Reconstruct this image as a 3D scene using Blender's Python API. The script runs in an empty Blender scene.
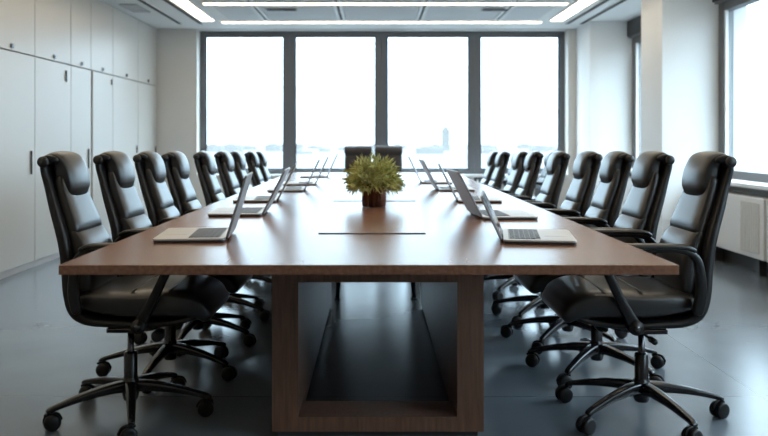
import bpy, bmesh, math, random
from mathutils import Vector, Matrix
PI = math.pi
random.seed(7)
scene = bpy.context.scene
COL = scene.collection

# ------------------------------------------------------------------ helpers
def obj(name, bm, mat, parent=None, smooth=False, bevel=0.0, loc=None, rot=None):
    me = bpy.data.meshes.new(name)
    bmesh.ops.recalc_face_normals(bm, faces=bm.faces)
    bm.to_mesh(me); bm.free()
    for m in (mat if isinstance(mat, (list, tuple)) else [mat]):
        me.materials.append(m)
    if smooth:
        for p in me.polygons: p.use_smooth = True
    o = bpy.data.objects.new(name, me)
    COL.objects.link(o)
    if parent is not None: o.parent = parent
    if loc: o.location = loc
    if rot: o.rotation_euler = rot
    if bevel > 0:
        md = o.modifiers.new('bevel', 'BEVEL'); md.width = bevel; md.segments = 2
        md.limit_method = 'ANGLE'; md.angle_limit = 0.6
    return o

def empty(name, loc=(0, 0, 0), rz=0.0):
    o = bpy.data.objects.new(name, None); COL.objects.link(o)
    o.location = loc; o.rotation_euler = (0, 0, rz); o.empty_display_size = .1
    return o

def tag(o, label, cat, group=None, kind=None):
    o['label'] = label; o['category'] = cat
    if group: o['group'] = group
    if kind: o['kind'] = kind
    return o

def struct(name, bm, mat, parent=None, bevel=0.0):
    o = obj(name, bm, mat, parent, bevel=bevel)
    if parent is None: o['kind'] = 'structure'
    return o

def box(bm, x0, x1, y0, y1, z0, z1, mi=0):
    vs = [bm.verts.new(p) for p in ((x0,y0,z0),(x1,y0,z0),(x1,y1,z0),(x0,y1,z0),
                                    (x0,y0,z1),(x1,y0,z1),(x1,y1,z1),(x0,y1,z1))]
    for f in ((3,2,1,0),(4,5,6,7),(0,1,5,4),(1,2,6,5),(2,3,7,6),(3,0,4,7)):
        fc = bm.faces.new([vs[i] for i in f]); fc.material_index = mi
    return vs

def bx(*a):
    bm = bmesh.new(); box(bm, *a); return bm

def ring_faces(bm, rings, cap=True):
    for a, b in zip(rings, rings[1:]):
        n = len(a)
        for i in range(n):
            bm.faces.new((a[i], a[(i+1) % n], b[(i+1) % n], b[i]))
    if cap:
        bm.faces.new(list(reversed(rings[0]))); bm.faces.new(rings[-1])

def lathe(bm, prof, c=(0, 0, 0), n=24, axis='z'):
    """prof: list of (r, h)"""
    rings = []
    for r, h in prof:
        ring = []
        for i in range(n):
            a = 2*PI*i/n
            if axis == 'z': p = (c[0]+r*math.cos(a), c[1]+r*math.sin(a), c[2]+h)
            elif axis == 'y': p = (c[0]+r*math.cos(a), c[1]+h, c[2]+r*math.sin(a))
            else: p = (c[0]+h, c[1]+r*math.cos(a), c[2]+r*math.sin(a))
            ring.append(bm.verts.new(p))
        rings.append(ring)
    ring_faces(bm, rings)

def smooth_path(pts, sub=5):
    """Catmull-Rom through tuples of any length"""
    out = []
    n = len(pts)
    for i in range(n-1):
        p0 = pts[max(i-1, 0)]; p1 = pts[i]; p2 = pts[i+1]; p3 = pts[min(i+2, n-1)]
        for k in range(sub):
            t = k/sub
            out.append(tuple(0.5*((2*b)+(c-a)*t+(2*a-5*b+4*c-d)*t*t+(-a+3*b-3*c+d)*t**3)
                             for a, b, c, d in zip(p0, p1, p2, p3)))
    out.append(tuple(pts[-1]))
    return out

def sweep(bm, pts, exp=4.0, n=28, y=0.0, dome=0.0, endround=True, side='both'):
    """pts: (x, z, width, thickness) in the xz-plane, section in the (y, normal) plane.
    dome lifts the middle of the +normal side (a padded cushion)."""
    rings = []
    m = len(pts)
    seq = []
    for i, p in enumerate(pts):
        a = pts[max(i-1, 0)]; b = pts[min(i+1, m-1)]
        tx, tz = b[0]-a[0], b[1]-a[1]
        l = math.hypot(tx, tz) or 1.0
        tx, tz = tx/l, tz/l
        seq.append((p[0], p[1], p[2], p[3], tx, tz))
    if endround:
        f = seq[0]; g = seq[-1]
        r0 = f[3]*.5; r1 = g[3]*.5
        head = []; tail = []
        for a in (1.0, .75, .4):
            s = math.cos(a*PI/2*.93); e = math.sin(a*PI/2)
            head.append((f[0]-f[4]*r0*e, f[1]-f[5]*r0*e, f[2]-f[3]*(1-s), f[3]*s, f[4], f[5]))
            tail.insert(0, (g[0]+g[4]*r1*e, g[1]+g[5]*r1*e, g[2]-g[3]*(1-s), g[3]*s, g[4], g[5]))
        seq = head+seq+tail
    for (x, z, w, t, tx, tz) in seq:
        nx, nz = -tz, tx
        ring = []
        for k in range(n):
            a = 2*PI*k/n
            c, s = math.cos(a), math.sin(a)
            v = (abs(c)**(2/exp))*(1 if c >= 0 else -1)*w/2
            h = (abs(s)**(2/exp))*(1 if s >= 0 else -1)*t/2
            if dome and s > 0:
                h += dome*max(0, 1-(2*v/w)**2)
            ring.append(bm.verts.new((x+nx*h, y+v, z+nz*h)))
        rings.append(ring)
    ring_faces(bm, rings)

def copy_tree(o, parent=None):
    c = o.copy(); COL.objects.link(c)
    if parent is not None: c.parent = parent
    for ch in list(o.children): copy_tree(ch, c)
    return c

# ------------------------------------------------------------------ materials
def mat(name, col, rough=.5, metal=0.0, spec=.5, coat=0.0, coat_rough=.1, bump=None, var=None, emit=None):
    m = bpy.data.materials.new(name); m.use_nodes = True
    nt = m.node_tree; b = nt.nodes['Principled BSDF']
    b.inputs['Base Color'].default_value = (*col, 1)
    b.inputs['Roughness'].default_value = rough
    b.inputs['Metallic'].default_value = metal
    b.inputs['Specular IOR Level'].default_value = spec
    b.inputs['Coat Weight'].default_value = coat
    b.inputs['Coat Roughness'].default_value = coat_rough
    if emit:
        b.inputs['Emission Color'].default_value = (*emit[0], 1)
        b.inputs['Emission Strength'].default_value = emit[1]
    tc = nt.nodes.new('ShaderNodeTexCoord')
    if var:      # (scale, amount, stretch)
        mp = nt.nodes.new('ShaderNodeMapping'); mp.inputs['Scale'].default_value = var[2]
        ns = nt.nodes.new('ShaderNodeTexNoise'); ns.inputs['Scale'].default_value = var[0]; ns.inputs['Detail'].default_value = 6
        rp = nt.nodes.new('ShaderNodeValToRGB')
        k = var[1]
        rp.color_ramp.elements[0].color = (*[c*(1-k) for c in col], 1); rp.color_ramp.elements[0].position = .3
        rp.color_ramp.elements[1].color = (*[min(1, c*(1+k)) for c in col], 1); rp.color_ramp.elements[1].position = .7
        nt.links.new(tc.outputs['Object'], mp.inputs['Vector']); nt.links.new(mp.outputs['Vector'], ns.inputs['Vector'])
        nt.links.new(ns.outputs['Fac'], rp.inputs['Fac']); nt.links.new(rp.outputs['Color'], b.inputs['Base Color'])
    if bump:     # (scale, strength, distance)
        ns = nt.nodes.new('ShaderNodeTexNoise'); ns.inputs['Scale'].default_value = bump[0]; ns.inputs['Detail'].default_value = 3
        bp = nt.nodes.new('ShaderNodeBump'); bp.inputs['Strength'].default_value = bump[1]; bp.inputs['Distance'].default_value = bump[2]
        nt.links.new(tc.outputs['Object'], ns.inputs['Vector']); nt.links.new(ns.outputs['Fac'], bp.inputs['Height'])
        nt.links.new(bp.outputs['Normal'], b.inputs['Normal'])
    return m

M = {}
M['wood_top'] = mat('walnut_top', (.215, .10, .062), .27, spec=.38, coat=0.0, coat_rough=.16, var=(9, .22, (9, .55, 9)))
M['wood'] = mat('walnut_panel', (.14, .070, .044), .38, var=(9, .28, (9, 9, .6)))
M['wood_edge'] = mat('walnut_edge', (.2, .125, .075), .36, var=(9, .22, (.6, 9, 9)))
M['leather'] = mat('black_leather', (.013, .0125, .0125), .33, spec=.62, bump=(160, .12, .0015))
M['shell'] = mat('black_shell', (.008, .008, .009), .38, spec=.35)
M['plastic'] = mat('black_plastic', (.007, .007, .0075), .36, spec=.4)
M['black_metal'] = mat('black_powder_metal', (.008, .008, .009), .24, spec=.5)
M['rubber'] = mat('caster_rubber', (.006, .006, .0065), .45, spec=.3)
M['chrome'] = mat('dark_chrome', (.10, .10, .105), .25, metal=1.0)
M['guest'] = mat('dark_brown_leather', (.035, .027, .025), .45, bump=(160, .1, .001))
M['alu'] = mat('laptop_aluminium', (.23, .23, .235), .42, metal=.35)
M['alu_deck'] = mat('laptop_deck', (.56, .54, .52), .42, metal=.3)
M['laptop_under'] = mat('laptop_underside', (.03, .03, .032), .5)
M['keys'] = mat('laptop_keys', (.08, .08, .085), .5)
M['keywell'] = mat('laptop_keywell', (.22, .22, .225), .5)
M['screen'] = mat('dark_glass_screen', (.02, .022, .025), .12)
M['wall'] = mat('wall_paint', (.66, .64, .61), .75, var=(2, .02, (1, 1, 1)))
M['pillar'] = mat('pillar_paint', (.72, .72, .71), .7, var=(2, .015, (1, 1, 1)))
M['ceil'] = mat('ceiling_paint', (.78, .78, .77), .8)
M['ceil_in'] = mat('ceiling_panel', (.66, .665, .67), .8)
M['black_slot'] = mat('slot_black', (.012, .012, .012), .6)
M['cab'] = mat('cabinet_lacquer', (.53, .51, .475), .33, spec=.45)
M['cab_body'] = mat('cabinet_carcass', (.16, .155, .15), .6)
M['plinth'] = mat('plinth_grey', (.50, .51, .52), .5)
M['frame'] = mat('window_frame_grey', (.125, .13, .138), .5)
M['frame_dark'] = mat('blind_cassette', (.025, .027, .03), .5)
M['sill'] = mat('sill_white', (.74, .74, .73), .45)
M['rad'] = mat('radiator_white', (.66, .65, .63), .5)
M['dark_base'] = mat('dark_baseboard', (.035, .036, .04), .5)
M['led'] = mat('led_strip', (.9, .88, .82), .5, emit=((1.0, .82, .58), 7.0))
M['vent'] = mat('vent_grey', (.35, .35, .35), .6)
M['pot'] = mat('copper_brown_pot', (.15, .075, .05), .16, metal=.7, var=(26, .75, (1, 1, .02)))  # vertical noise stripes paint glossy highlights into the pot colour
M['soil'] = mat('soil', (.03, .02, .014), .9)
M['leaf'] = mat('leaf_green', (.47, .47, .17), .5, var=(16, .45, (1, 1, 1)))
M['city'] = mat('hazed_concrete', (.128, .124, .119), .85, var=(.02, .10, (1, 1, 1)))  # tone makes walls render near the sky, standing in for haze
M['city_ground'] = mat('hazed_city_ground', (.056, .055, .0535), .9, var=(.004, .08, (1, 1, 1)))  # distance haze is put into this ground colour, no volume

def floor_mat():
    m = bpy.data.materials.new('slate_floor_tiles'); m.use_nodes = True
    nt = m.node_tree; b = nt.nodes['Principled BSDF']
    tc = nt.nodes.new('ShaderNodeTexCoord')
    mp = nt.nodes.new('ShaderNodeMapping'); mp.inputs['Location'].default_value = (-1.65, -3.5, 0)
    br = nt.nodes.new('ShaderNodeTexBrick'); br.offset = 0.0
    br.inputs['Scale'].default_value = 1.0; br.inputs['Brick Width'].default_value = 4.8; br.inputs['Row Height'].default_value = 2.4
    br.inputs['Mortar Size'].default_value = .0025; br.inputs['Mortar Smooth'].default_value = .1
    ns = nt.nodes.new('ShaderNodeTexNoise'); ns.inputs['Scale'].default_value = 1.6; ns.inputs['Detail'].default_value = 5
    rp = nt.nodes.new('ShaderNodeValToRGB')
    rp.color_ramp.elements[0].color = (.098, .116, .136, 1); rp.color_ramp.elements[0].position = .3
    rp.color_ramp.elements[1].color = (.124, .144, .166, 1); rp.color_ramp.elements[1].position = .7
    mx = nt.nodes.new('ShaderNodeMix'); mx.data_type = 'RGBA'
    mx.inputs[7].default_value = (.072, .082, .092, 1)
    nt.links.new(tc.outputs['Object'], mp.inputs['Vector']); nt.links.new(mp.outputs['Vector'], br.inputs['Vector'])
    nt.links.new(tc.outputs['Object'], ns.inputs['Vector']); nt.links.new(ns.outputs['Fac'], rp.inputs['Fac'])
    nt.links.new(br.outputs['Fac'], mx.inputs[0]); nt.links.new(rp.outputs['Color'], mx.inputs[6])
    nt.links.new(mx.outputs[2], b.inputs['Base Color'])
    b.inputs['Roughness'].default_value = .23
    b.inputs['Specular IOR Level'].default_value = .5
    return m
M['floor'] = floor_mat()

def glass_mat():
    m = bpy.data.materials.new('window_glass'); m.use_nodes = True
    nt = m.node_tree
    for n in list(nt.nodes):
        if n.type != 'OUTPUT_MATERIAL': nt.nodes.remove(n)
    out = [n for n in nt.nodes if n.type == 'OUTPUT_MATERIAL'][0]
    t = nt.nodes.new('ShaderNodeBsdfTransparent'); t.inputs['Color'].default_value = (.95, .975, .98, 1)
    g = nt.nodes.new('ShaderNodeBsdfGlossy'); g.inputs['Roughness'].default_value = .02
    f = nt.nodes.new('ShaderNodeFresnel'); f.inputs['IOR'].default_value = 1.35
    x = nt.nodes.new('ShaderNodeMixShader')
    # the same reflectance on the way in and on the way out of the thin pane
    ge = nt.nodes.new('ShaderNodeNewGeometry'); mr = nt.nodes.new('ShaderNodeMapRange')
    mr.inputs['To Min'].default_value = 1.35; mr.inputs['To Max'].default_value = 1/1.35
    nt.links.new(ge.outputs['Backfacing'], mr.inputs['Value']); nt.links.new(mr.outputs['Result'], f.inputs['IOR'])
    nt.links.new(f.outputs['Fac'], x.inputs['Fac']); nt.links.new(t.outputs[0], x.inputs[1]); nt.links.new(g.outputs[0], x.inputs[2])
    nt.links.new(x.outputs[0], out.inputs['Surface'])
    return m
M['glass'] = glass_mat()

# ------------------------------------------------------------------ room
XL, XP, XW = -2.92, 2.72, 3.22        # cabinet fronts, pillar faces, right window plane
YB, YF = 11.04, -3.2                  # back wall face, wall behind the camera
ZC = 2.585
WALL = .30
struct('floor', bx(-3.7, 3.75, YF-.2, YB+.35, -.12, 0), M['floor'])

bm = bmesh.new(); box(bm, -3.7, 3.75, YF-.2, YB+.35, ZC, ZC+.25)
struct('ceiling', bm, M['ceil'])
# back wall around the window band
WX0, WX1, WZ0, WZ1 = -2.385, 2.612, .618, 2.575
bm = bmesh.new()
box(bm, -3.7, WX0, YB, YB+WALL, 0, ZC); box(bm, WX1, 3.75, YB, YB+WALL, 0, ZC)
box(bm, WX0, WX1, YB, YB+WALL, 0, WZ0-.03); box(bm, WX0, WX1, YB, YB+WALL, WZ1, ZC)
struct('wall_back', bm, M['wall'])
struct('trim_1', bx(WX0+.001, WX1-.001, YB-.03, YB+WALL-.1, WZ0-.03, WZ0), M['sill'])
# four windows with dark mullions
edges = [WX0+.002, -1.158, .103, 1.378, WX1-.002]
for i in range(4):
    x0, x1 = edges[i], edges[i+1]-.0002
    l = .07 if i == 0 else .075
    r = .07 if i == 3 else .075
    y0, y1 = YB+WALL-.11, YB+WALL-.02
    bm = bmesh.new()
    box(bm, x0, x0+l, y0, y1, WZ0+.001, WZ1-.001); box(bm, x1-r, x1, y0, y1, WZ0+.001, WZ1-.001)
    box(bm, x0+l, x1-r, y0, y1, WZ0+.001, WZ0+.06); box(bm, x0+l, x1-r, y0, y1, WZ1-.065, WZ1-.001)
    w = struct('window_%d' % (i+1), bm, M['frame'], bevel=.004)
    obj('glass', bx(x0+l, x1-r, y0+.045, y0+.051, WZ0+.06, WZ1-.065), M['glass'], w)
    bm = bmesh.new()
    for (a, b, c, d) in ((x0+l, x0+l+.018, WZ0+.06, WZ1-.065), (x1-r-.018, x1-r, WZ0+.06, WZ1-.065),
                         (x0+l+.018, x1-r-.018, WZ0+.06, WZ0+.078), (x0+l+.018, x1-r-.018, WZ1-.083, WZ1-.065)):
        box(bm, a, b, y0+.02, y0+.042, c, d)
    obj('sash_bead', bm, M['frame_dark'], w)
# wall behind the camera and behind the cabinets
struct('wall_front', bx(-3.7, 3.75, YF-.2, YF, 0, ZC), M['wall'])
struct('wall_left', bx(-3.7, XL-.62, YF, YB, 0, ZC), M['wall'])
# right wall: low wall under windows, pillars, head
pill = [(10.33, YB), (7.74, 8.35), (4.95, 5.55), (2.25, 2.82), (YF, .02)]  # last entry: unseen solid block, added to keep window light off the near end
bm = bmesh.new()
box(bm, XW+.02, XW+.30, YF, YB, 0, .70)
for a, b in pill: box(bm, XW+.02, XW+.30, a, b, .70, ZC)
box(bm, XW+.105, XW+.30, YF, YB, 2.38, ZC)
bmesh.ops.remove_doubles(bm, verts=bm.verts, dist=1e-6)
struct('wall_right', bm, M['wall'])
for i, (a, b) in enumerate(pill):
    o = struct('pillar', bx(XP, XW+.02, a, b, 0, ZC), M['pillar'])
gaps = [(pill[i+1][1], pill[i][0]) for i in range(4)]
for i, (a, b) in enumerate(gaps):
    bm = bmesh.new()
    x0, x1 = XW+.03, XW+.13
    z0, z1 = .737, 2.375
    a += .003; b -= .003
    fr = .105
    box(bm, x0, x1, a, a+fr, z0, z1); box(bm, x0, x1, b-fr, b, z0, z1)
    box(bm, x0, x1, a+fr, b-fr, z0, z0+.075); box(bm, x0, x1, a+fr, b-fr, z1-.08, z1)
    w = struct('window_%d' % (5+i), bm, M['frame'], bevel=.004)
    obj('glass', bx(x0+.04, x0+.046, a+fr, b-fr, z0+.075, z1-.08), M['glass'], w)
    bm = bmesh.new()
    box(bm, x0+.01, x0+.036, a+fr, a+fr+.03, z0+.075, z1-.08); box(bm, x0+.01, x0+.036, b-fr-.03, b-fr, z0+.075, z1-.08)
    obj('sash_bead', bm, M['sill'], w)
    struct('trim_%d' % (2+i), bx(XP+.32, XW+.028, a, b, .7, .736), M['sill'], bevel=.006)
    c = obj('roller_blind', bx(XW-.035, XW+.10, a+.002, b-.002, 2.385, ZC-.004), M['frame_dark'], bevel=.008)
    lab = ['dark roller blind cassette above the window beside the back corner', 'dark roller blind cassette above the window nearest the camera on the right',
           'roller blind cassette over a side window beside the camera', 'roller blind cassette over the second side window behind the camera', 'roller blind cassette over the last side window behind the camera'][i]
    tag(c, lab, 'blind', 'roller blinds over the side windows')
    rail = obj('bottom_rail', bx(XW-.02, XW+.005, a+.03, b-.03, 2.365, 2.386), M['frame'], c)
    struct('baseboard_right' if i == 0 else 'baseboard_right_%d' % i, bx(XP+.46, XW+.018, a, b, 0.0, .13), M['dark_base'])
struct('baseboard_back', bx(WX0, XP-.002, YB-.015, YB, 0, .09), M['dark_base'])

# radiators under the side windows
def radiator(a, b, label):
    t = empty('radiator', (XP+.32, (a+b)/2, .13))
    w = (b-a)/2; d = .16
    obj('body', bx(0, d, -w, w, .015, .50), M['rad'], t, bevel=.008)
    bm = bmesh.new()
    n = 9
    for blk in ((-w+.06, -w+.40),):
        for k in range(n):
            y = blk[0]+(blk[1]-blk[0])*(k+.5)/n
            box(bm, -.012, .0, y-.010, y+.010, .06, .46)
    obj('grille_ribs', bm, M['rad'], t, bevel=.003)
    bm = bmesh.new(); box(bm, .02, d-.02, -w+.05, w-.05, .501, .507)
    obj('top_grille', bm, M['vent'], t)
    for y in (-w+.23, w-.23):
        obj('foot', bx(.06, .12, y-.03, y+.03, -.13, .015), M['dark_base'], t)
    tag(t, label, 'radiator', 'radiators under the side windows')
radiator(6.40, 7.70, 'white ribbed radiator under the right window, behind the nearest right chair')
radiator(8.45, 10.25, 'white radiator under the far right window, between the two pillars')
radiator(5.6, 6.36, 'white radiator at the right edge of the photo, next in front of the ribbed one')

# ---------------------------------------------------------------- cabinets on the left
ZS = 1.812
cols = [(-3.1, -1.9), (-1.9, -.7), (-.7, .5), (.5, 1.65), (1.65, 2.7), (2.7, 3.6), (3.6, 4.45), (4.45, 5.3), (5.3, 6.14),
        (6.14, 7.06), (7.06, 7.90), (7.90, 8.46), (8.46, 9.17), (9.17, 10.15), (10.15, 11.02)]
order = ['fifteenth', 'fourteenth', 'thirteenth', 'twelfth', 'eleventh', 'tenth', 'ninth', 'eighth', 'seventh', 'sixth', 'fifth', 'fourth', 'third', 'second', 'first']
lower_handle = {9: (6.97, .80, 1.0), 10: (7.76, 1.64, 1.75), 12: (9.10, 1.70, 1.76), 13: (10.07, .93, 1.02), 8: (6.05, .8, 1.0), 7: (5.2, .8, 1.0)}
for i, (a, b) in enumerate(cols):
    g = .0045
    a2 = a+(.05 if i == 12 else 0)
    t = empty('tall_cabinet', (XL-.02, (a+b)/2, 0)); cy = (a+b)/2
    obj('body', bx(-.58, 0, a-cy+.001, b-cy-.001, .05, ZS-.004), M['cab_body'], t)
    obj('plinth', bx(-.56, .012, a-cy+.001, b-cy-.001, 0, .048), M['plinth'], t)
    d = obj('door', bx(.001, .021, a2-cy+g, b-cy-g, .052, ZS-.006), M['cab'], t, bevel=.002)
    h = lower_handle.get(i, (b-.09, .80, 1.0))
    obj('handle', bx(.022, .036, h[0]-cy-.005, h[0]-cy+.005, h[1], h[2]), M['black_metal'], d, bevel=.003)
    tag(t, 'floor-standing pale cabinet door unit in the left wall, %s from the back wall' % order[i], 'cabinet', 'tall cabinets along the left wall')
    t = empty('wall_cabinet', (XL-.02, (a+b)/2, ZS))
    obj('body', bx(-.58, 0, a-cy+.001, b-cy-.001, 0, ZC-ZS-.002), M['cab_body'], t)
    d = obj('door', bx(.001, .021, a-cy+g, b-cy-g, .004, ZC-ZS-.006), M['cab'], t, bevel=.002)
    obj('handle', bx(.022, .034, -.022, .022, .02, .055), M['black_metal'], d, bevel=.003)
    tag(t, 'pale overhead cabinet below the ceiling on the left wall, %s from the back wall' % order[i], 'cabinet', 'overhead cabinets along the left wall')

# ---------------------------------------------------------------- ceiling fittings
CX0, CX1 = -2.08, 2.26
# dropped inner field of ceiling panels, divided by light bars
yy = [10.05, 8.93, 7.6, 6.25, 4.9, 3.5, 2.1, .7, -.7, -2.1]
def led(x0, x1, y0, y1, label):
    t = obj('ceiling_light', bx(x0, x1, y0, y1, ZC-.016, ZC-.001), M['ceil'], bevel=.003)
    e = .02
    obj('diffuser', bx(x0+e, x1-e, y0+e, y1-e, ZC-.022, ZC-.0165), M['led'], t)
    tag(t, label, 'ceiling light', 'recessed strip lights')
led(-1.93, 2.12, 10.25, 10.39, 'warm white strip light across the ceiling nearest the back windows')
led(-1.87, 2.12, 8.85, 8.99, 'warm white strip light across the ceiling, second from the back windows')
led(-1.93, 2.12, 6.1, 6.34, 'strip light across the ceiling above the middle of the table')
led(-1.93, 2.12, 3.4, 3.64, 'strip light across the ceiling above the near table end')
led(-2.16, -1.97, -2.0, 10.2, 'long warm strip light running along the left side of the ceiling')
led(2.17, 2.36, -2.0, 10.2, 'long warm strip light running along the right side of the ceiling')
for x, lab in ((-2.22, 'black air slot in the ceiling next to the left strip light'), (-2.49, 'black air slot in the ceiling nearer the left cabinets'),
               (2.48, 'black air slot in the ceiling next to the right strip light'), (2.665, 'black air slot in the ceiling nearest the pillars')):
    bm = bmesh.new(); box(bm, x-.028, x+.028, -2, 10.55, ZC-.006, ZC-.001)
    o = obj('ceiling_slot', bm, M['black_slot'])
    bm = bmesh.new(); box(bm, x-.036, x-.029, -2, 10.56, ZC-.008, ZC-.001); box(bm, x+.029, x+.036, -2, 10.56, ZC-.010, ZC-.001)
    obj('slot_edge', bm, M['ceil'], o)
    tag(o, lab, 'ceiling slot', 'linear air slots in the ceiling')
# grey ceiling panels between the strips: two rows visible from the camera, more towards it
rows = [(10.22, 9.02, 'in the row nearest the back windows'), (8.82, 7.6, 'in the second row from the back windows')]
bars = [-1.85, -1.33, -.40, .56, 1.52, 2.08]
cn = ['leftmost', 'second from the left', 'middle', 'second from the right', 'rightmost']
for (y1, y0, rl) in rows:
    for k in range(5):
        o = obj('ceiling_panel', bx(bars[k]+.055, bars[k+1]-.055, y0+.03, y1-.03, ZC-.012, ZC-.001), M['ceil_in'], bevel=.004)
        tag(o, 'grey ceiling panel, %s %s' % (cn[k], rl), 'ceiling panel', 'grey ceiling panels')
    for k in range(1, 5):
        x = bars[k]
        bm = bmesh.new()
        box(bm, x-.05, x-.016, y0+.03, y1-.03, ZC-.022, ZC-.001); box(bm, x+.016, x+.05, y0+.03, y1-.03, ZC-.022, ZC-.001)
        o = obj('ceiling_bar', bm, M['sill'])
        obj('groove', bx(x-.0155, x+.0155, y0+.03, y1-.03, ZC-.006, ZC-.001), M['black_slot'], o)
        tag(o, 'white ceiling bar, %s, %s' % (['leftmost', 'second from the left', 'second from the right', 'rightmost'][k-1], rl), 'ceiling bar', 'double bars between ceiling panels')
def vent(x, y, wx, wy, label):
    t = obj('ceiling_vent', bx(x-wx/2, x+wx/2, y-wy/2, y+wy/2, ZC-.020, ZC-.0125), M['vent'], bevel=.003)
    n = 6
    bm = bmesh.new()
    for k in range(n):
        yy_ = y-wy/2+.02+(wy-.04)*(k+.5)/n
        box(bm, x-wx/2+.02, x+wx/2-.02, yy_-(wy-.04)/n*.28, yy_+(wy-.04)/n*.28, ZC-.027, ZC-.020)
    obj('louvre', bm, M['dark_base'], t)
    tag(t, label, 'ceiling vent', 'ceiling air vents')
vent(-1.05, 9.3, .36, .16, 'small dark louvred vent in the ceiling left of centre, between two strip lights')
vent(1.38, 9.3, .32, .16, 'small dark louvred vent in the ceiling right of centre, between two strip lights')
t = obj('ceiling_vent', bx(-2.80, -2.60, 9.0, 9.55, ZC-.012, ZC-.001), M['vent'], bevel=.003)
bm = bmesh.new()
for k in range(7): box(bm, -2.78, -2.62, 9.03+k*.073, 9.06+k*.073, ZC-.018, ZC-.012)
obj('louvre', bm, M['ceil_in'], t)
tag(t, 'grey square air vent in the ceiling above the left cabinets', 'ceiling vent', 'ceiling air vents')

# ---------------------------------------------------------------- table
TX0, TX1, TY0, TY1 = -.877, .848, 2.278, 8.54
TZ = .75
table = empty('conference_table', (0, TY0, 0))
def tl(*a): return bx(a[0], a[1], a[2]-TY0, a[3]-TY0, a[4], a[5])
top = obj('tabletop', tl(TX0, TX1, TY0, TY1, TZ-.028, TZ), M['wood_top'], table, bevel=.0025)
for (x0, x1, y) in ((-.205, .19, 3.03), (-.23, .235, 4.62)):
    s = obj('cable_slot', tl(x0, x1, y-.013, y+.013, TZ+.0002, TZ+.0022), M['black_slot'], top)
PX0, PX1, PY0, PY1 = -.376, .404, 3.02, 5.42
def pedestal(y0, y1):
    sw, zt = .097, .72
    bm = bmesh.new()          # open box frame seen end-on: stiles, rails
    for (a, b) in ((y0, y0+.185),):
        box(bm, PX0, PX0+sw, a-TY0, b-TY0, .022, zt); box(bm, PX1-sw, PX1, a-TY0, b-TY0, .022, zt)
        box(bm, PX0+sw, PX1-sw, a-TY0, b-TY0, .022, .076); box(bm, PX0+sw, PX1-sw, a-TY0, b-TY0, .572, zt)
    bmesh.ops.remove_doubles(bm, verts=bm.verts, dist=1e-6)
    obj('pedestal_frame', bm, M['wood'], table)
    for x0, x1 in ((PX0+.03, PX0+sw-.002), (PX1-sw+.002, PX1-.03)):
        obj('side_panel', tl(x0, x1, y0+.186, y1, .022, zt), M['wood'], table)
    bm = bmesh.new(); box(bm, PX0+.02, PX1-.02, y0+.02-TY0, y0+.17-TY0, 0, .0215)
    box(bm, PX0+.04, PX0+sw-.01, y0+.17-TY0, y1-.02-TY0, 0, .0215); box(bm, PX1-sw+.01, PX1-.04, y0+.17-TY0, y1-.02-TY0, 0, .0215)
    obj('plinth', bm, M['dark_base'], table)
pedestal(PY0, PY1)
pedestal(6.75, 7.8)
for sx in (-1, 1):
    bm = bmesh.new()
    sweep(bm, [(0, .012, .03, .03), (-.05*1, .72, .045, .045)], exp=2.5, n=14, endround=False)
    lathe(bm, [(.02, 0), (.024, .004), (.02, .014)], (0, 0, 0), 14)
    obj('support_leg', bm, M['black_metal'], table, smooth=True, loc=(.012+sx*.262, 5.62-TY0, 0), rot=(0, 0, 0 if sx > 0 else PI))
tag(table, 'long walnut boardroom table with open box pedestal, running towards the windows', 'table')

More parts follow.
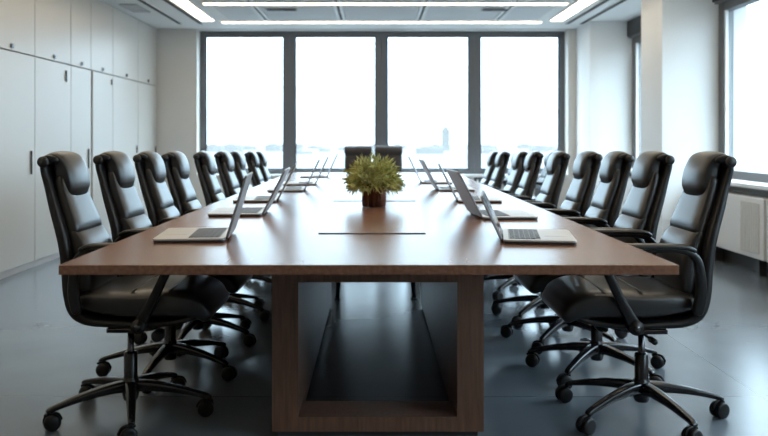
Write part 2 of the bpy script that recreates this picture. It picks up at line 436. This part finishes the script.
# ---------------------------------------------------------------- executive chair
def make_chair():
    R = empty('office_chair')
    # outer shell: rolled top, down the back, under the seat to its front
    sp = [(-.258, 1.020, .27, .030), (-.288, 1.023, .285, .036), (-.295, .984, .285, .032), (-.278, .925, .295, .034), (-.250, .840, .33, .040), (-.222, .760, .36, .044),
          (-.202, .690, .38, .046), (-.188, .600, .40, .046), (-.178, .520, .42, .046), (-.154, .452, .44, .044), (-.10, .418, .44, .040),
          (.00, .408, .44, .034), (.12, .406, .44, .030), (.22, .412, .43, .028), (.30, .432, .42, .026)]
    bm = bmesh.new(); sweep(bm, smooth_path(sp, 4), exp=5, n=32)
    sh = obj('shell', bm, M['shell'], R, smooth=True)
    bm = bmesh.new(); lathe(bm, [(.006, -.152), (.019, -.150), (.022, -.144), (.022, .144), (.019, .150), (.006, .152)], (-.293, 0, 1.012), 20, 'y')
    obj('top_roll', bm, M['leather'], sh, smooth=True)
    # back cushion, upper panel + lumbar panel
    up = [(-.236, .94, .235, .045), (-.222, .880, .250, .055), (-.200, .815, .27, .06), (-.181, .770, .285, .058), (-.173, .750, .29, .05)]
    lo = [(-.175, .736, .292, .048), (-.152, .700, .30, .066), (-.132, .640, .315, .074), (-.120, .575, .33, .07), (-.114, .53, .335, .06)]
    up = [(x-.006, z, w, t) for x, z, w, t in up]
    lo = [(-.180, .738, .295, .048), (-.160, .700, .305, .066), (-.142, .640, .32, .074), (-.132, .575, .335, .07), (-.126, .53, .34, .06)]
    bm = bmesh.new(); sweep(bm, [p for p in reversed(smooth_path(up, 4))], exp=4.5, n=32, dome=.012)
    b = obj('backrest', bm, M['leather'], R, smooth=True)
    bm = bmesh.new(); sweep(bm, [p for p in reversed(smooth_path(lo, 4))], exp=4.5, n=32, dome=.014)
    obj('lumbar_pad', bm, M['leather'], b, smooth=True)
    # headrest pillow rolled over the top
    hp = [(-.222, .890, .205, .046), (-.224, .917, .216, .064), (-.233, .961, .220, .068), (-.243, .996, .220, .060), (-.254, 1.018, .232, .046), (-.276, 1.029, .232, .036), (-.296, 1.020, .232, .032)]
    bm = bmesh.new(); sweep(bm, [p for p in reversed(smooth_path(hp, 4))], exp=5.5, n=40, dome=.005)
    # sweep ran top->bottom reversed, so the dome faces forward
    obj('headrest', bm, M['leather'], R, smooth=True)
    # seat cushion with a waterfall front
    sc = [(-.118, .486, .41, .072), (-.05, .482, .43, .092), (.05, .478, .445, .102), (.16, .480, .45, .106), (.25, .478, .445, .106), (.300, .464, .435, .094), (.328, .444, .42, .066)]
    bm = bmesh.new(); sweep(bm, smooth_path(sc, 4), exp=5.5, n=44, dome=.004)
    s = obj('seat', bm, M['leather'], R, smooth=True)
    bm = bmesh.new(); sweep(bm, [(.058, .532, .40, .007), (.066, .532, .40, .007)], exp=3, n=16)
    sweep(bm, [(.200, .535, .40, .007), (.208, .535, .40, .007)], exp=3, n=16)
    obj('seam', bm, M['shell'], s)
    # arm loops
    for sy in (-1, 1):
        y = sy*.238
        bm = bmesh.new()
        sweep(bm, smooth_path([(.098, .405, .030, .050), (.150, .500, .028, .036), (.205, .615, .028, .032), (.236, .688, .028, .030)], 4), exp=4, n=16, y=y)
        sweep(bm, smooth_path([(.225, .690, .03, .018), (.05, .692, .03, .018), (-.06, .690, .03, .020), (-.112, .672, .03, .026), (-.134, .630, .03, .032), (-.142, .540, .03, .038), (-.130, .47, .03, .04)], 4), exp=4, n=16, y=y)
        lathe(bm, [(.026, -.020), (.028, -.012), (.028, .012), (.026, .020)], (.10, y, .408), 20, 'y')
        a = obj('armrest', bm, M['plastic'], R, smooth=True)
        bm = bmesh.new()
        sweep(bm, smooth_path([(.245, .702, .040, .016), (.15, .705, .052, .020), (0, .706, .052, .020), (-.08, .703, .046, .020), (-.112, .692, .036, .018)], 4), exp=3.5, n=18, y=y)
        obj('arm_pad', bm, M['leather'], a, smooth=True)
        bm = bmesh.new(); lathe(bm, [(.010, 0), (.012, .003), (.010, .006)], (.10, y+(sy*.020 if sy > 0 else -.026), .408), 14, 'y')
        obj('bolt', bm, M['chrome'], a, smooth=True)
    # tilt mechanism and lever
    bm = bmesh.new()
    sweep(bm, [(-.09, .372, .07, .03), (-.02, .362, .11, .050), (.09, .366, .12, .046), (.18, .384, .10, .022)], exp=5, n=20)
    box(bm, -.03, .10, -.21, .21, .375, .392)
    k = obj('tilt_mechanism', bm, M['black_metal'], R, smooth=False, bevel=.003)
    bm = bmesh.new(); lathe(bm, [(.018, -.10), (.024, -.095), (.024, -.055), (.018, -.05), (.010, -.049), (.010, .0)], (.135, -.02, .340), 18, 'y')
    obj('tension_knob', bm, M['plastic'], k, smooth=True)
    bm = bmesh.new(); lathe(bm, [(.005, 0), (.005, .14), (.011, .145), (.011, .195), (.006, .2)], (.03, .05, .355), 12, 'y')
    obj('lever', bm, M['plastic'], k, smooth=True)
    # gas lift
    bm = bmesh.new(); lathe(bm, [(.013, .145), (.013, .352)], (0, 0, 0), 20)
    obj('gas_lift', bm, M['chrome'], R, smooth=True)
    # five-star base
    bm = bmesh.new(); lathe(bm, [(.026, .062), (.030, .070), (.036, .100), (.036, .135), (.028, .150), (.0265, .155), (.0265, .248), (.022, .254), (.0135, .255)], (0, 0, 0), 28)
    base = obj('star_base', bm, M['black_metal'], R, smooth=True)
    lb = bmesh.new()
    sweep(lb, smooth_path([(.022, .118, .052, .046), (.08, .118, .044, .040), (.18, .106, .036, .030), (.265, .088, .030, .022), (.300, .079, .028, .020), (.313, .072, .026, .02)], 4), exp=4, n=18)
    leg0 = obj('leg', lb, M['black_metal'], base, smooth=True)
    cb = bmesh.new()
    lathe(cb, [(.008, .058), (.008, .072)], (0, 0, 0), 12)
    for y0, y1 in ((-.029, -.004), (.004, .029)):
        lathe(cb, [(.016, y0), (.025, y0+.003), (.031, y0+.009), (.032, (y0+y1)/2+(.004 if y0 < 0 else -.004)), (.031, y1-.004), (.027, y1-.001), (.018, y1)], (.014, 0, .032), 24, 'y')
    lathe(cb, [(.010, -.006), (.010, .006)], (.014, 0, .03), 12, 'y')
    sweep(cb, smooth_path([(.046, .040, .012, .012), (.036, .060, .012, .010), (.012, .066, .014, .010), (-.010, .060, .012, .012)], 3), exp=3, n=12)
    cas0 = obj('caster', cb, M['rubber'], base, smooth=True)
    return R, base, leg0, cas0

proto, pbase, leg0, cas0 = make_chair()
legs = [leg0]; casters = [cas0]
for k in range(1, 5):
    l = leg0.copy(); COL.objects.link(l); l.parent = pbase; legs.append(l)
    c = cas0.copy(); COL.objects.link(c); c.parent = pbase; casters.append(c)

def set_chair(root, x, y, rz, star, drop):
    """star: absolute yaw of the first base leg (radians); drop: gas lift lowered by this much"""
    root.location = (x, y, 0); root.rotation_euler = (0, 0, rz)
    for ch in root.children:
        kind = ch.name.split('.')[0]
        if kind == 'star_base':
            ls = [c for c in ch.children if c.name.startswith('leg')]
            cs = [c for c in ch.children if c.name.startswith('caster')]
            for k in range(5):
                a = star-rz+k*2*PI/5
                ls[k].rotation_euler = (0, 0, a)
                cs[k].location = (.315*math.cos(a), .315*math.sin(a), 0)
                cs[k].rotation_euler = (0, 0, random.choice((0, PI))+random.uniform(-.6, .6)-rz)
        else:
            ch.location = (0, 0, -drop)

num = ['nearest', 'second', 'third', 'fourth', 'fifth', 'sixth', 'seventh', 'eighth', 'ninth']
left_y = [3.27, 3.87, 4.48, 5.06, 5.92, 6.69, 7.31, 8.20, 8.80]
right_y = [3.25, 3.86, 4.44, 5.03, 5.83, 6.72, 7.30, 8.33, 8.95]
first = True
def chair(x, y, rz, star, label, group):
    global first
    r = proto if first else copy_tree(proto)
    first = False
    set_chair(r, x, y, rz, star, max(0, .014*(y-3.3)))
    tag(r, label, 'chair', group)
    return r
R_ = math.radians
for i, y in enumerate(left_y):
    lab = ('black leather office chair nearest the camera on the left side of the table' if i == 0 else
           'black leather office chair, %s from the camera on the left side of the table' % num[i] if i < 8 else
           'black leather office chair farthest from the camera on the left side of the table')
    chair(-.962 if i else -.97, y, R_([0, -1, 1, 0, 1, -1, 0, 1, 0][i]), R_(-73 if i == 0 else -95+random.uniform(-2, 2)), lab, 'office chairs along the left side of the table')
for i, y in enumerate(right_y):
    lab = ('black leather office chair nearest the camera on the right side of the table' if i == 0 else
           'black leather office chair, %s from the camera on the right side of the table' % num[i] if i < 8 else
           'black leather office chair farthest from the camera on the right side of the table')
    chair(1.048 if i else 1.06, y, R_(180+[0, 1, -1, 1, 0, -1, 1, 0, 0][i]), R_(-73 if i == 0 else -55+random.uniform(-2, 2)), lab, 'office chairs along the right side of the table')
chair(1.75, 9.3, R_(180), R_(-20), 'black office chair standing behind the right row, under the far side window', 'spare office chairs by the right wall')
chair(1.52, 10.2, R_(180), R_(10), 'black office chair behind the far end of the right row, close to the back windows', 'spare office chairs by the right wall')

# chairs at the head of the table
def guest_chair():
    R = empty('side_chair')
    bp = [(-.17, .50, .32, .04), (-.19, .60, .335, .05), (-.21, .72, .345, .05), (-.228, .84, .345, .046), (-.236, .885, .34, .04)]
    bm = bmesh.new(); sweep(bm, [p for p in reversed(smooth_path(bp, 4))], exp=6, n=28, dome=.01)
    obj('backrest', bm, M['guest'], R, smooth=True)
    hp = [(-.232, .90, .345, .045), (-.236, .93, .36, .066), (-.244, .965, .362, .066), (-.254, .99, .355, .04)]
    bm = bmesh.new(); sweep(bm, [p for p in reversed(smooth_path(hp, 4))], exp=7, n=28, dome=.006)
    obj('headrest', bm, M['guest'], R, smooth=True)
    bm = bmesh.new(); sweep(bm, smooth_path([(-.17, .45, .33, .07), (0, .455, .35, .085), (.17, .45, .35, .08), (.21, .44, .34, .06)], 4), exp=5, n=28, dome=.006)
    obj('seat', bm, M['guest'], R, smooth=True)
    for sx in (-1, 1):
        for sy in (-1, 1):
            bm = bmesh.new(); sweep(bm, [(sx*.19, .008, .022, .022), (sx*.16, .42, .028, .028)], exp=3, n=14, y=sy*.14)
            obj('leg', bm, M['black_metal'], R, smooth=True)
    return R
g = guest_chair(); g.location = (-.205, 10.35, 0); g.rotation_euler = (0, 0, R_(-90))
tag(g, 'dark brown chair at the far table head, left one of the pair', 'chair', 'pair of chairs at the far table head')
g2 = copy_tree(g); g2.location = (.19, 10.35, 0)
tag(g2, 'dark brown chair at the far table head, right one of the pair', 'chair', 'pair of chairs at the far table head')

# ---------------------------------------------------------------- laptops (x: towards the user is -x, hinge at 0)
def make_laptop():
    R = empty('laptop')
    W, D, T = .345, .245, .0145
    def plate(x0, x1, y0, y1, z0, z1, r=.014):
        bm = bmesh.new(); rings = []
        for z, ins in ((z0, .002), (z0+(z1-z0)*.25, 0), (z1-(z1-z0)*.2, 0), (z1, .001)):
            ring = []
            for cx, cy, a0 in ((x1-r, y1-r, 0), (x0+r, y1-r, 90), (x0+r, y0+r, 180), (x1-r, y0+r, 270)):
                for k in range(5):
                    a = R_(a0+k*22.5); ring.append(bm.verts.new((cx+(r-ins)*math.cos(a), cy+(r-ins)*math.sin(a), z)))
            rings.append(ring)
        ring_faces(bm, rings); return bm
    base = obj('base', plate(-D, -.004, -W/2, W/2, .0078, T), M['alu_deck'], R)
    obj('underside', plate(-D+.002, -.006, -W/2+.002, W/2-.002, 0, .0077), M['laptop_under'], base)
    obj('keyboard_well', bx(-.128, -.022, -.145, .145, T+.0001, T+.0007), M['keywell'], base)
    bm = bmesh.new()
    for r in range(6):
        x = -.027-r*.0172
        n = 14 if r < 5 else 8
        yk = -.142
        for k in range(n):
            w = .0202 if r < 5 else (.0202 if k not in (3,) else .12)
            box(bm, x-.0145, x, yk, yk+w-.003, T+.0007, T+.0022); yk += w
    obj('keyboard', bm, M['keys'], base)
    obj('trackpad', bx(-.222, -.145, -.055, .055, T+.0001, T+.0006), M['alu_deck'], base)
    # lid: built flat pointing +z then leaned back
    L = .222
    lid = obj('lid', plate(-L, 0, -W/2, W/2, -.0035, .0045), M['alu'], R)
    # lid local: -x runs from hinge to top; rotate about y so that it stands and leans to +x
    lid.location = (.002, 0, .013); lid.rotation_euler = (0, R_(90+15), 0)
    obj('screen_bezel', bx(-L+.004, -.010, -W/2+.004, W/2-.004, -.0042, -.0036), M['plastic'], lid)
    obj('screen', bx(-L+.014, -.022, -W/2+.012, W/2-.012, -.0046, -.0043), M['screen'], lid)
    bm = bmesh.new(); lathe(bm, [(.006, -.12), (.006, .12)], (.0, 0, .011), 14, 'y')
    obj('hinge', bm, M['plastic'], R, smooth=True)
    return R
lp = make_laptop()
lap_first = True
def laptop(x, y, rz, lean, size, label, group):
    global lap_first
    r = lp if lap_first else copy_tree(lp)
    lap_first = False
    r.location = (x, y, TZ+.0005); r.rotation_euler = (0, 0, R_(rz))
    for ch in r.children:
        if ch.name.split('.')[0] == 'lid':
            ch.rotation_euler = (0, R_(90+lean), 0); ch.scale = (size, 1, 1)
    tag(r, label, 'laptop', group)
GL, GR = 'open laptops along the left side', 'open laptops along the right side'
nn = ['nearest the camera', 'second from the camera', 'third from the camera', 'fourth from the camera', 'fifth from the camera', 'farthest from the camera']
# (hinge x, centre y, yaw)
for i, (x, y, a, lean) in enumerate([(-.515, 2.94, 5.0, 17), (-.510, 3.86, 2.2, 27), (-.545, 4.68, 4, 27), (-.47, 5.58, 3.4, 26), (-.45, 6.33, 3.2, 25), (-.43, 7.55, 3, 24)]):
    laptop(x, y, a, lean, 1, 'open silver laptop, %s on the left half of the table' % nn[i], GL)
for i, (x, y, a, lean, k) in enumerate([(.452, 2.90, -8.5, 25, .72), (.458, 3.70, 3.5, 28, 1), (.47, 4.66, -4.3, 27, 1), (.428, 5.63, 1.5, 28, 1), (.375, 6.55, -2.6, 26, 1)]):
    laptop(x, y, 180+a, lean, k, 'open silver laptop, %s on the right half of the table' % (nn[i] if i < 4 else nn[5]), GR)

# ---------------------------------------------------------------- plant
PC = (.0, 4.24, TZ+.0024)
plant = empty('potted_plant', PC)
bm = bmesh.new()
lathe(bm, [(.058, 0), (.062, .003), (.064, .10), (.0665, .112), (.0665, .120), (.060, .120), (.058, .102), (.03, .100)], (0, 0, 0), 40)
obj('pot', bm, M['pot'], plant, smooth=True)
bm = bmesh.new(); lathe(bm, [(.057, .103), (.03, .110), (.004, .112)], (0, 0, 0), 24)
obj('soil', bm, M['soil'], plant)
bm = bmesh.new()
rng = random.Random(3)
def leaf(p, d, L, w):
    d = d.normalized()
    s = d.cross(Vector((rng.uniform(-1, 1), rng.uniform(-1, 1), rng.uniform(-1, 1)))).normalized()
    u = s.cross(d)
    bend = rng.uniform(-.12, .16)*L
    row = []
    for t, k in ((0, .45), (.35, 1.0), (.7, .8), (1.0, .08)):
        c = p+d*(L*t)+Vector((0, 0, 1))*(-abs(bend)*t*t)
        hw = s*w*k*.5
        row.append((bm.verts.new(c-hw), bm.verts.new(c+u*w*.22*k), bm.verts.new(c+hw)))
    for a, b in zip(row, row[1:]):
        bm.faces.new((a[0], a[1], b[1], b[0])); bm.faces.new((a[1], a[2], b[2], b[1]))
c0 = Vector((0, 0, .135))
for i in range(190):                     # rosettes of narrow leaves
    z = 1-(i+.5)/190*1.62
    th = i*2.399963
    r = math.sqrt(max(0, 1-z*z))
    dirv = Vector((r*math.cos(th), r*math.sin(th), z))
    k = rng.uniform(.66, 1.0)
    tip = c0+Vector((dirv.x*.150, dirv.y*.150, dirv.z*(.125 if dirv.z > 0 else .095)))*k
    # stem
    st = c0+Vector((0, 0, -.03))
    leaf(st, tip-st, (tip-st).length, .005)
    for j in range(9):
        dd = dirv*1.1+Vector((rng.gauss(0, .55), rng.gauss(0, .55), rng.gauss(.1, .5)))
        leaf(tip-dirv*rng.uniform(.0, .035), dd, rng.uniform(.028, .050), rng.uniform(.006, .0095))
fo = obj('foliage', bm, M['leaf'], plant)
tag(plant, 'round spiky green plant in a shiny copper-brown pot at the table centre', 'plant')

# ---------------------------------------------------------------- city outside
GZ = -42.0
bm = bmesh.new()
n = 64
ring = [bm.verts.new((6200*math.cos(2*PI*i/n), 6200*math.sin(2*PI*i/n), GZ)) for i in range(n)]
c1 = [bm.verts.new((6200*math.cos(2*PI*i/n), 6200*math.sin(2*PI*i/n), GZ-5)) for i in range(n)]
bm.faces.new(ring); bm.faces.new(list(reversed(c1)))
for i in range(n): bm.faces.new((ring[i], c1[i], c1[(i+1) % n], ring[(i+1) % n]))
o = struct('ground', bm, M['city_ground'])
rng = random.Random(11)
def building(x, y, w, d, h, label, tower=False):
    bm = bmesh.new()
    box(bm, -w/2, w/2, -d/2, d/2, 0, h)
    t = obj('building', bm, M['city'], loc=(x, y, GZ))
    bm = bmesh.new()
    if tower:
        box(bm, -w*.32, w*.32, -d*.32, d*.32, h, h+10); box(bm, -w*.06, w*.06, -d*.06, d*.06, h+10, h+18)
    else:
        box(bm, -w*.3, w*.1, -d*.3, d*.2, h, h+4)
    obj('roof_block', bm, M['city'], t)
    tag(t, label, 'building', None if tower else 'hazy low buildings of the skyline')
building(262, 3000, 28, 28, 78, 'pale slender tower rising above the skyline in the third back window from the left', True)
LB = 'pale hazy low building in the distant skyline outside'
for i in range(34):
    x = -760+i*46+rng.uniform(-8, 8); y = (2350, 2800, 3150, 3600)[i % 4]+rng.uniform(-60, 60)
    building(x, y, rng.uniform(35, 80), rng.uniform(40, 70), rng.uniform(8, 26), LB)
for i in range(14):
    y = 1700+i*150+rng.uniform(-50, 50); x = 2300+rng.uniform(-500, 500)
    building(x, y, rng.uniform(40, 80), rng.uniform(60, 110), rng.uniform(10, 36), LB)

# ---------------------------------------------------------------- world, camera
w = bpy.data.worlds.new('sky'); scene.world = w; w.use_nodes = True
nt = w.node_tree; bg = nt.nodes['Background']
tc = nt.nodes.new('ShaderNodeTexCoord'); sx = nt.nodes.new('ShaderNodeSeparateXYZ'); rp = nt.nodes.new('ShaderNodeValToRGB')
rp.color_ramp.elements[0].position = .0; rp.color_ramp.elements[0].color = (.62, .83, 1.0, 1)
rp.color_ramp.elements[1].position = .5; rp.color_ramp.elements[1].color = (.68, .86, 1.0, 1)
nt.links.new(tc.outputs['Generated'], sx.inputs[0]); nt.links.new(sx.outputs['Z'], rp.inputs['Fac'])
nt.links.new(rp.outputs['Color'], bg.inputs['Color'])
# overcast sky: brighter towards the zenith than at the horizon
zm = nt.nodes.new('ShaderNodeMapRange'); zm.inputs['From Min'].default_value = 0.0; zm.inputs['From Max'].default_value = .9
zm.inputs['To Min'].default_value = 4.0; zm.inputs['To Max'].default_value = 24.0
nt.links.new(sx.outputs['Z'], zm.inputs['Value']); nt.links.new(zm.outputs['Result'], bg.inputs['Strength'])

F = 820.0
cd = bpy.data.cameras.new('camera'); cam = bpy.data.objects.new('camera', cd); COL.objects.link(cam)
cam.location = (0, 0, 1.10); cam.rotation_euler = (PI/2, 0, 0)
cd.sensor_width = 36; cd.lens = F/768*36
cd.shift_x = 10/768; cd.shift_y = -79/768
cd.clip_start = .05; cd.clip_end = 20000
cd.dof.use_dof = True; cd.dof.focus_distance = 3.2; cd.dof.aperture_fstop = 3.2
scene.camera = cam
scene.view_settings.view_transform = 'Standard'; scene.view_settings.look = 'None'
scene.view_settings.gamma = 1.0; scene.view_settings.use_curve_mapping = False
scene.view_settings.exposure = 0.0
scene.cycles.use_denoising = True
scene.cycles.max_bounces = 10; scene.cycles.diffuse_bounces = 6; scene.cycles.glossy_bounces = 5
scene.cycles.transparent_max_bounces = 12
scene.cycles.sample_clamp_indirect = 8.0
